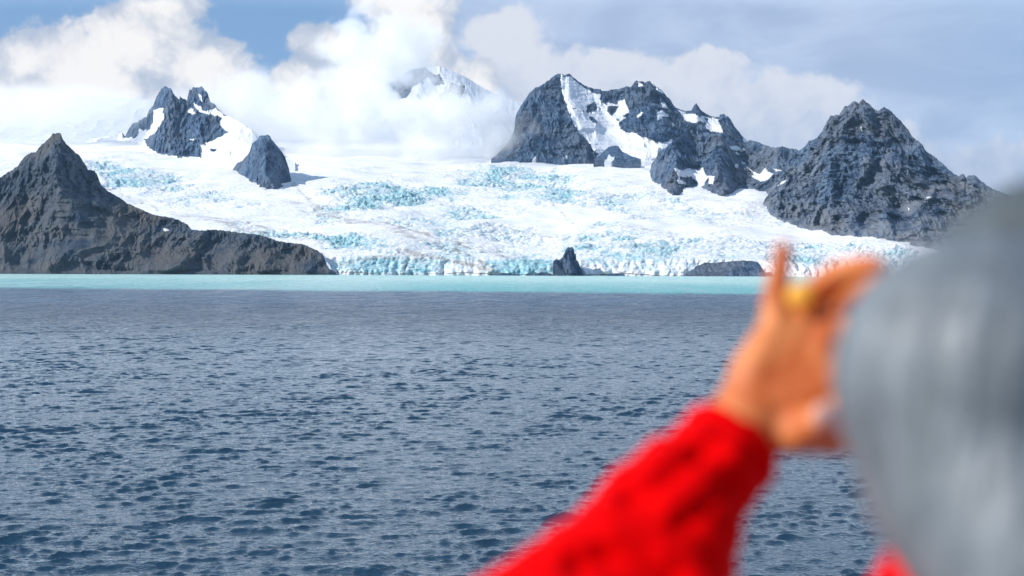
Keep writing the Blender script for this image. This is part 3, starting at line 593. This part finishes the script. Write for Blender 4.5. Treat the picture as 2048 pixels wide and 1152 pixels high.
def cloud(u, v, D, ru, rv, rd, mat, label):
    me = bpy.data.meshes.new('cloud'); bm = bmesh.new(); bmesh.ops.create_icosphere(bm, subdivisions=3, radius=1.0); bm.to_mesh(me); bm.free()
    me.materials.append(mat); o = bpy.data.objects.new('cloud', me); scene.collection.objects.link(o)
    o.location = P1(u, v, D); k_ = 1.25 if mat is CLOUD else 1.0; o.scale = (k_ * ru * D / F, rd, k_ * rv * D / F)
    return tag(o, label, 'cloud', 'clouds drifting against the mountains', 'stuff')
cloud(862, 250, 8450, 215, 95, 420, CLOUD, 'thick white cloud lying on the ice just left of the dark pyramid')
cloud(650, 245, 8500, 230, 110, 420, CLOUD, 'white cloud between the twin-topped crag and the snowy summit')
cloud(765, 112, 9300, 135, 110, 420, CLOUD, 'tall cloud wrapped round the left side of the snowy summit')
cloud(110, 215, 9300, 300, 60, 350, MIST, 'pale mist over the snow dome at far left')
cloud(470, 235, 9250, 150, 85, 400, CLOUD, 'cloud rising behind the right shoulder of the twin-topped crag')
cloud(800, 306, 8020, 300, 26, 200, MIST, 'low mist trailing over the ice under the thick white cloud')
cloud(1015, 276, 8000, 70, 36, 110, MIST, 'thin mist across the foot of the dark pyramid')

# ------------------------------------------------------------------ person on the ship's deck
def link_mesh(name, bm_or_me, mat, parent=None):
    if isinstance(bm_or_me, bpy.types.Mesh): me = bm_or_me
    else: me = bpy.data.meshes.new(name); bm_or_me.to_mesh(me); bm_or_me.free()
    me.name = name; me.materials.clear(); me.materials.append(mat)
    o = bpy.data.objects.new(name, me); scene.collection.objects.link(o); o.parent = parent
    return o
def cap(bm, a, b, ra, rb, seg=20):
    a, b = Vector(a), Vector(b)
    for p, r in ((a, ra), (b, rb)):
        bmesh.ops.create_icosphere(bm, subdivisions=3, radius=r, matrix=Matrix.Translation(p))
    d = b - a
    if d.length > 1e-5:
        M = Matrix.Translation((a + b) / 2) @ d.to_track_quat('Z', 'Y').to_matrix().to_4x4()
        bmesh.ops.create_cone(bm, cap_ends=True, segments=seg, radius1=ra, radius2=rb, depth=d.length, matrix=M)
def chain(bm, pts):
    for (a, ra), (b, rb) in zip(pts, pts[1:]): cap(bm, a, b, ra, rb)
def fuse(bm, voxel, smooth=4, disp=None):
    """melt overlapping volumes into one continuous skin"""
    me = bpy.data.meshes.new('tmp'); bm.to_mesh(me); bm.free()
    o = bpy.data.objects.new('tmp', me); scene.collection.objects.link(o)
    r = o.modifiers.new('r', 'REMESH'); r.mode = 'VOXEL'; r.voxel_size = voxel
    s = o.modifiers.new('s', 'SMOOTH'); s.factor = 0.6; s.iterations = smooth
    dg = bpy.context.evaluated_depsgraph_get()
    out = bpy.data.meshes.new_from_object(o.evaluated_get(dg))
    bpy.data.objects.remove(o)
    n = len(out.vertices); co = np.empty(n * 3, np.float32); out.vertices.foreach_get('co', co); co = co.reshape(-1, 3)
    if disp is not None:
        no = np.empty(n * 3, np.float32); out.vertex_normals.foreach_get('vector', no); no = no.reshape(-1, 3)
        co = co + no * disp(co)[:, None]; out.vertices.foreach_set('co', co.astype(np.float32).reshape(-1))
    out.polygons.foreach_set('use_smooth', np.ones(len(out.polygons), bool)); out.update()
    return out
m_, b_, o_ = material('skin'); pn = b_.smooth(b_.noise(b_.pos(), 22, 3), .35, .65)
principled(b_, o_, b_.mix(pn, (0.50, 0.11, 0.018), (0.70, 0.25, 0.075)), 0.6, bump(b_, b_.noise(b_.pos(), 300, 3), .2, .001), Subsurface_Weight=0.15, Subsurface_Scale=0.01); SKIN = m_
m_, b_, o_ = material('pale_nail'); principled(b_, o_, (0.55, 0.33, 0.28), 0.5); NAIL = m_
m_, b_, o_ = material('red_nylon'); principled(b_, o_, b_.mix(b_.noise(b_.pos(), 14, 4), (0.60, 0.0, 0.0), (0.70, 0.0, 0.002)), 0.85, bump(b_, b_.noise(b_.pos(), 60, 4), .3, .004), Specular_IOR_Level=.04); RED = m_
m_, b_, o_ = material('grey_hair')
hs = b_.noise(b_.vm('MULTIPLY', b_.pos(), (1, 1, .22)), 60, 5, .6, .8)
principled(b_, o_, b_.mix(b_.smooth(hs, .35, .65), (0.10, 0.12, 0.135), (0.175, 0.20, 0.22)), 0.5, bump(b_, hs, .6, .006)); HAIR = m_
m_, b_, o_ = material('dark_grey_fleece'); principled(b_, o_, b_.mix(b_.noise(b_.pos(), 40, 4), (0.045, 0.06, 0.07), (0.10, 0.12, 0.13)), 0.9, bump(b_, b_.noise(b_.pos(), 120, 4), .4, .004)); HOOD = m_
m_, b_, o_ = material('dark_cloth'); principled(b_, o_, (0.02, 0.022, 0.028), 0.9, bump(b_, b_.noise(b_.pos(), 90, 4), .3, .003)); DARK = m_
m_, b_, o_ = material('gold'); principled(b_, o_, (1.0, 0.50, 0.06), 0.6, Metallic=0.0); GOLD = m_  # matte bright yellow, the ring's highlight put into the colour
m_, b_, o_ = material('eye_white'); principled(b_, o_, (0.8, 0.8, 0.78), 0.2); EYE = m_
m_, b_, o_ = material('deck_paint'); principled(b_, o_, b_.mix(b_.noise(b_.pos(), 3, 5), (0.16, 0.20, 0.17), (0.22, 0.26, 0.22)), 0.6); DECK = m_

HX, HY = P1(1995, 735, 0.97).x, 0.97
def arm_points(s):
    """s = 1 the raised left arm seen in the photograph; s = -1 its mirror on the far side"""
    f = (lambda p: p) if s == 1 else (lambda p: Vector((2 * HX + 0.02 - p.x, p.y - .02, p.z - .02)))
    g = lambda u, v, D: f(P1(u, v, D))
    return f, g
def build_arm(bm, s):
    f, g = arm_points(s)
    sh = f(Vector((HX - .17, HY, 13.66)))
    chain(bm, [(sh, .055), (g(1090, 1310, 1.20), .045), (g(1400, 950, 1.29), .040), (g(1478, 875, 1.31), .038), (g(1500, 842, 1.32), .040)])
    W_ = (g(1500, 838, 1.32), .040)
    kn = [(g(1556, 655, 1.335), .0175), (g(1604, 640, 1.34), .0175), (g(1656, 645, 1.335), .0165), (g(1700, 685, 1.325), .016)]
    mid = [(g(1512, 745, 1.325), .025), (g(1568, 735, 1.33), .027), (g(1625, 745, 1.325), .026), (g(1684, 770, 1.315), .026)]
    for a, b in zip(mid, kn): cap(bm, W_[0], a[0], .034, a[1]); cap(bm, a[0], b[0], a[1], b[1])
    for r_ in (kn, mid):
        for a, b in zip(r_, r_[1:]): cap(bm, a[0], b[0], a[1] * .95, b[1] * .95)
    # four fingers of unequal length, the first one raised
    chain(bm, [kn[0], (g(1550, 592, 1.335), .0125), (g(1560, 540, 1.332), .0108), (g(1567, 497, 1.33), .0085)])
    chain(bm, [kn[1], (g(1618, 590, 1.335), .0112), (g(1665, 547, 1.31), .0108), (g(1722, 530, 1.285), .0095), (g(1755, 528, 1.27), .0085)])
    chain(bm, [kn[2], (g(1675, 600, 1.33), .0108), (g(1722, 568, 1.30), .0100), (g(1775, 562, 1.27), .009)])
    chain(bm, [kn[3], (g(1716, 640, 1.31), .0095), (g(1760, 618, 1.28), .009), (g(1795, 622, 1.26), .008)])
    # thumb leaves the side of the palm
    chain(bm, [(g(1560, 850, 1.315), .026), (g(1600, 862, 1.29), .020), (g(1640, 842, 1.27), .015), (g(1676, 812, 1.262), .012)])
    cap(bm, g(1560, 858, 1.32), g(1700, 862, 1.32), .024, .022); cap(bm, g(1600, 800, 1.325), g(1700, 800, 1.32), .026, .026)
def sleeve(bm, s):
    f, g = arm_points(s)
    sh = f(Vector((HX - .165, HY, 13.65)))
    chain(bm, [(sh, .088), (g(1090, 1310, 1.20), .085), (g(1245, 1170, 1.22), .072), (g(1310, 1056, 1.25), .060), (g(1392, 965, 1.28), .055), (g(1434, 924, 1.30), .049), (g(1452, 908, 1.305), .046)])
    chain(bm, [(g(1275, 1200, 1.22), .082), (g(1350, 1050, 1.25), .062), (g(1420, 985, 1.28), .040)])
bm = bmesh.new()
hc = P1(1995, 735, 0.97)
build_arm(bm, 1); build_arm(bm, -1)
zt = 12.37
cap(bm, hc + Vector((0, .0, -.015)), hc + Vector((0, .02, -.06)), .072, .060)          # skull and jaw
cap(bm, hc + Vector((0, .07, -.02)), hc + Vector((0, .088, -.045)), .010, .013)      # nose
cap(bm, hc + Vector((-.02, .066, -.085)), hc + Vector((.02, .066, -.085)), .010, .010)  # mouth
for sx in (-1, 1):
    cap(bm, hc + Vector((sx * .074, 0, -.02)), hc + Vector((sx * .074, -.005, -.05)), .012, .010)   # ears
cap(bm, hc + Vector((0, -.005, -.06)), Vector((HX, HY - .01, 13.70)), .052, .058)
cap(bm, Vector((HX - .16, HY, 13.655)), Vector((HX + .16, HY, 13.655)), .05, .05)
chain(bm, [(Vector((HX, HY, 13.58)), .12), (Vector((HX, HY, 13.35)), .115), (Vector((HX, HY, 13.18)), .13)])
for sx in (-1, 1):
    cap(bm, Vector((HX + sx * .08, HY, 13.55)), Vector((HX + sx * .06, HY, 13.2)), .10, .10)
    chain(bm, [(Vector((HX + sx * .09, HY, 13.18)), .085), (Vector((HX + sx * .10, HY + .02, 12.83)), .055), (Vector((HX + sx * .11, HY, 12.46)), .038), (Vector((HX + sx * .12, HY + .12, 12.41)), .03)])
body = link_mesh('person', fuse(bm, .0035, 3), SKIN)
tag(body, 'person in a bright red parka raising one hand, blurred and seen from behind at right', 'person')
bm = bmesh.new()
sleeve(bm, 1); sleeve(bm, -1)
cap(bm, Vector((HX - .16, HY, 13.64)), Vector((HX + .16, HY, 13.64)), .085, .085)
chain(bm, [(Vector((HX, HY, 13.55)), .17), (Vector((HX, HY, 13.3)), .17), (Vector((HX, HY, 13.05)), .18)])
for sx in (-1, 1): cap(bm, Vector((HX + sx * .08, HY, 13.55)), Vector((HX + sx * .07, HY, 13.05)), .14, .15)
chain(bm, [(Vector((HX - .02, HY - .01, 13.64)), .10), (Vector((HX - .008, HY + .005, 13.752)), .080)])
def folds(co):
    x, y, z = co[:, 0], co[:, 1], co[:, 2]
    pu, pv_ = proj(co.astype(float)); extra = 0
    for line, wd, dp in [([(1255, 985), (1300, 972), (1350, 940), (1400, 900)], 19, .012), ([(1150, 1120), (1215, 1100), (1290, 1108), (1360, 1150)], 20, .016), ([(1330, 860), (1400, 880), (1440, 900)], 16, .006), ([(1450, 970), (1410, 1010), (1370, 1040)], 18, .008)]:
        extra = extra - dp * np.exp(-np.maximum(-polysd(pu, pv_, line + line[::-1]), 0) ** 2 / wd ** 2) * (y < 1.6) * (x < .22)
    a = x * .72 + z * .69; t_ = -x * .69 + z * .72
    return extra + 0.0045 * fbm(a * 11, t_ * 5 + 1, y * 6, o=3, seed=3) + .004 * fbm(x * 45, z * 45, y * 45, o=2, seed=5)
link_mesh('jacket', fuse(bm, .005, 4, folds), RED, body)
# cuff band
f, g = arm_points(1)
def ring_mesh(c, axis, R_, r_, n=48, k=12):
    bm = bmesh.new(); q_ = Vector(axis).to_track_quat('Z', 'Y').to_matrix()
    vs = [[bm.verts.new(Vector(c) + q_ @ Vector(((R_ + r_ * math.cos(6.2832 * j / k)) * math.cos(6.2832 * i / n), (R_ + r_ * math.cos(6.2832 * j / k)) * math.sin(6.2832 * i / n), 1.4 * r_ * math.sin(6.2832 * j / k)))) for j in range(k)] for i in range(n)]
    for i in range(n):
        for j in range(k): bm.faces.new((vs[i][j], vs[(i + 1) % n][j], vs[(i + 1) % n][(j + 1) % k], vs[i][(j + 1) % k])).smooth = True
    return bm
ax = (g(1505, 838, 1.32) - g(1400, 950, 1.29)).normalized()
link_mesh('cuff', ring_mesh(g(1458, 897, 1.307), ax, .041, .009), RED, body)
def strands(co):
    x, y, z = co[:, 0], co[:, 1], co[:, 2]
    th = np.arctan2(y - HY, x - HX)
    return .0025 * fbm(th * 5 - z * 5, z * 4, o=3, seed=8) + .0022 * fbm(th * 22 - z * 14 + 2 * perlin(z * 9, th * 3), z * 6, o=3, seed=9)
bm = bmesh.new()
cap(bm, P1(1962, 760, .96), P1(1985, 772, .96), .100, .102)
hat = link_mesh('knitted_hat', fuse(bm, .0045, 8, strands), HAIR, body)
bm = bmesh.new()
cap(bm, P1(2120, 630, 1.03), P1(2110, 690, 1.02), .101, .104)
crown = link_mesh('hood', fuse(bm, .0045, 8, strands), HOOD, body)
crown['label'] = 'darker grey dome of the hood behind the hat'
bm = bmesh.new()
chain(bm, [(P1(1962, 800, .955), .094), (P1(1985, 950, .94), .085), (P1(2070, 1090, .90), .078), (P1(2180, 1240, .88), .080)])
hair = link_mesh('hair', fuse(bm, .0045, 8, strands), HAIR, body)
hair['label'] = 'long grey hair falling onto the collar'
bm = bmesh.new()
for sx in (-1, 1):
    chain(bm, [(Vector((HX + sx * .09, HY, 13.15)), .105), (Vector((HX + sx * .10, HY + .02, 12.83)), .075), (Vector((HX + sx * .11, HY, 12.50)), .06)])
cap(bm, Vector((HX - .06, HY, 13.12)), Vector((HX + .06, HY, 13.12)), .12, .12)
link_mesh('trousers', fuse(bm, .008, 4), DARK, body)
for sx in (-1, 1):
    bm = bmesh.new(); chain(bm, [(Vector((HX + sx * .11, HY - .02, 12.54)), .062), (Vector((HX + sx * .11, HY, zt + .05)), .05), (Vector((HX + sx * .12, HY + .15, zt + .042)), .042)])
    link_mesh('boot', fuse(bm, .006, 3), DARK, body)
    bm = bmesh.new(); bmesh.ops.create_icosphere(bm, subdivisions=3, radius=.012, matrix=Matrix.Translation(hc + Vector((sx * .03, .066, -.005)))); link_mesh('eye', bm, EYE, body)
bm = bmesh.new(); bmesh.ops.create_icosphere(bm, subdivisions=3, radius=1.0, matrix=Matrix.Translation(g(1648, 832, 1.255)) @ Matrix.Diagonal((.011, .005, .012, 1)))
link_mesh('thumbnail', bm, NAIL, body)
# ring on the second finger; its yellow bead stands in for a highlight
rb = ring_mesh(g(1608, 612, 1.337), g(1618, 590, 1.335) - g(1598, 645, 1.34), .0128, .0028)
bmesh.ops.create_icosphere(rb, subdivisions=3, radius=1.0, matrix=Matrix.Translation(g(1602, 592, 1.316)) @ Matrix.Diagonal((.0135, .006, .0125, 1)))
ringo = link_mesh('finger_ring', rb, GOLD)
tag(ringo, 'gold-coloured ring on the raised hand, its highlight built as a yellow bead', 'ring')
# deck under the person, outside the picture
bm = bmesh.new()
bmesh.ops.create_cube(bm, size=1.0, matrix=Matrix.Translation((0.5, -2.4, 12.27)) @ Matrix.Diagonal((9, 8, .2, 1)))
bmesh.ops.create_cube(bm, size=1.0, matrix=Matrix.Translation((0.5, -2.5, 5.1)) @ Matrix.Diagonal((8.9, 7.7, 14.1, 1)))
bmesh.ops.bevel(bm, geom=bm.edges[:], offset=.03, segments=2, affect='EDGES')
tag(link_mesh('ship_deck', bm, DECK), "painted side deck of the ship under the person's feet", 'deck', kind='structure')

# ------------------------------------------------------------------ sea air
m_, b_, o_ = material('sea_air')
pv = b_.node('ShaderNodeVolumePrincipled'); pv.inputs['Color'].default_value = (0.45, 0.70, 1.0, 1); pv.inputs['Density'].default_value = 0.9e-5
b_.l.new(pv.outputs[0], o_.inputs['Volume'])
bm = bmesh.new(); bmesh.ops.create_cube(bm, size=1.0, matrix=Matrix.Translation((0, 7450, 760)) @ Matrix.Diagonal((15500, 17100, 1700, 1)))
tag(link_mesh('haze', bm, m_), 'thin bluish sea air between the ship and the mountains', 'haze', kind='stuff')
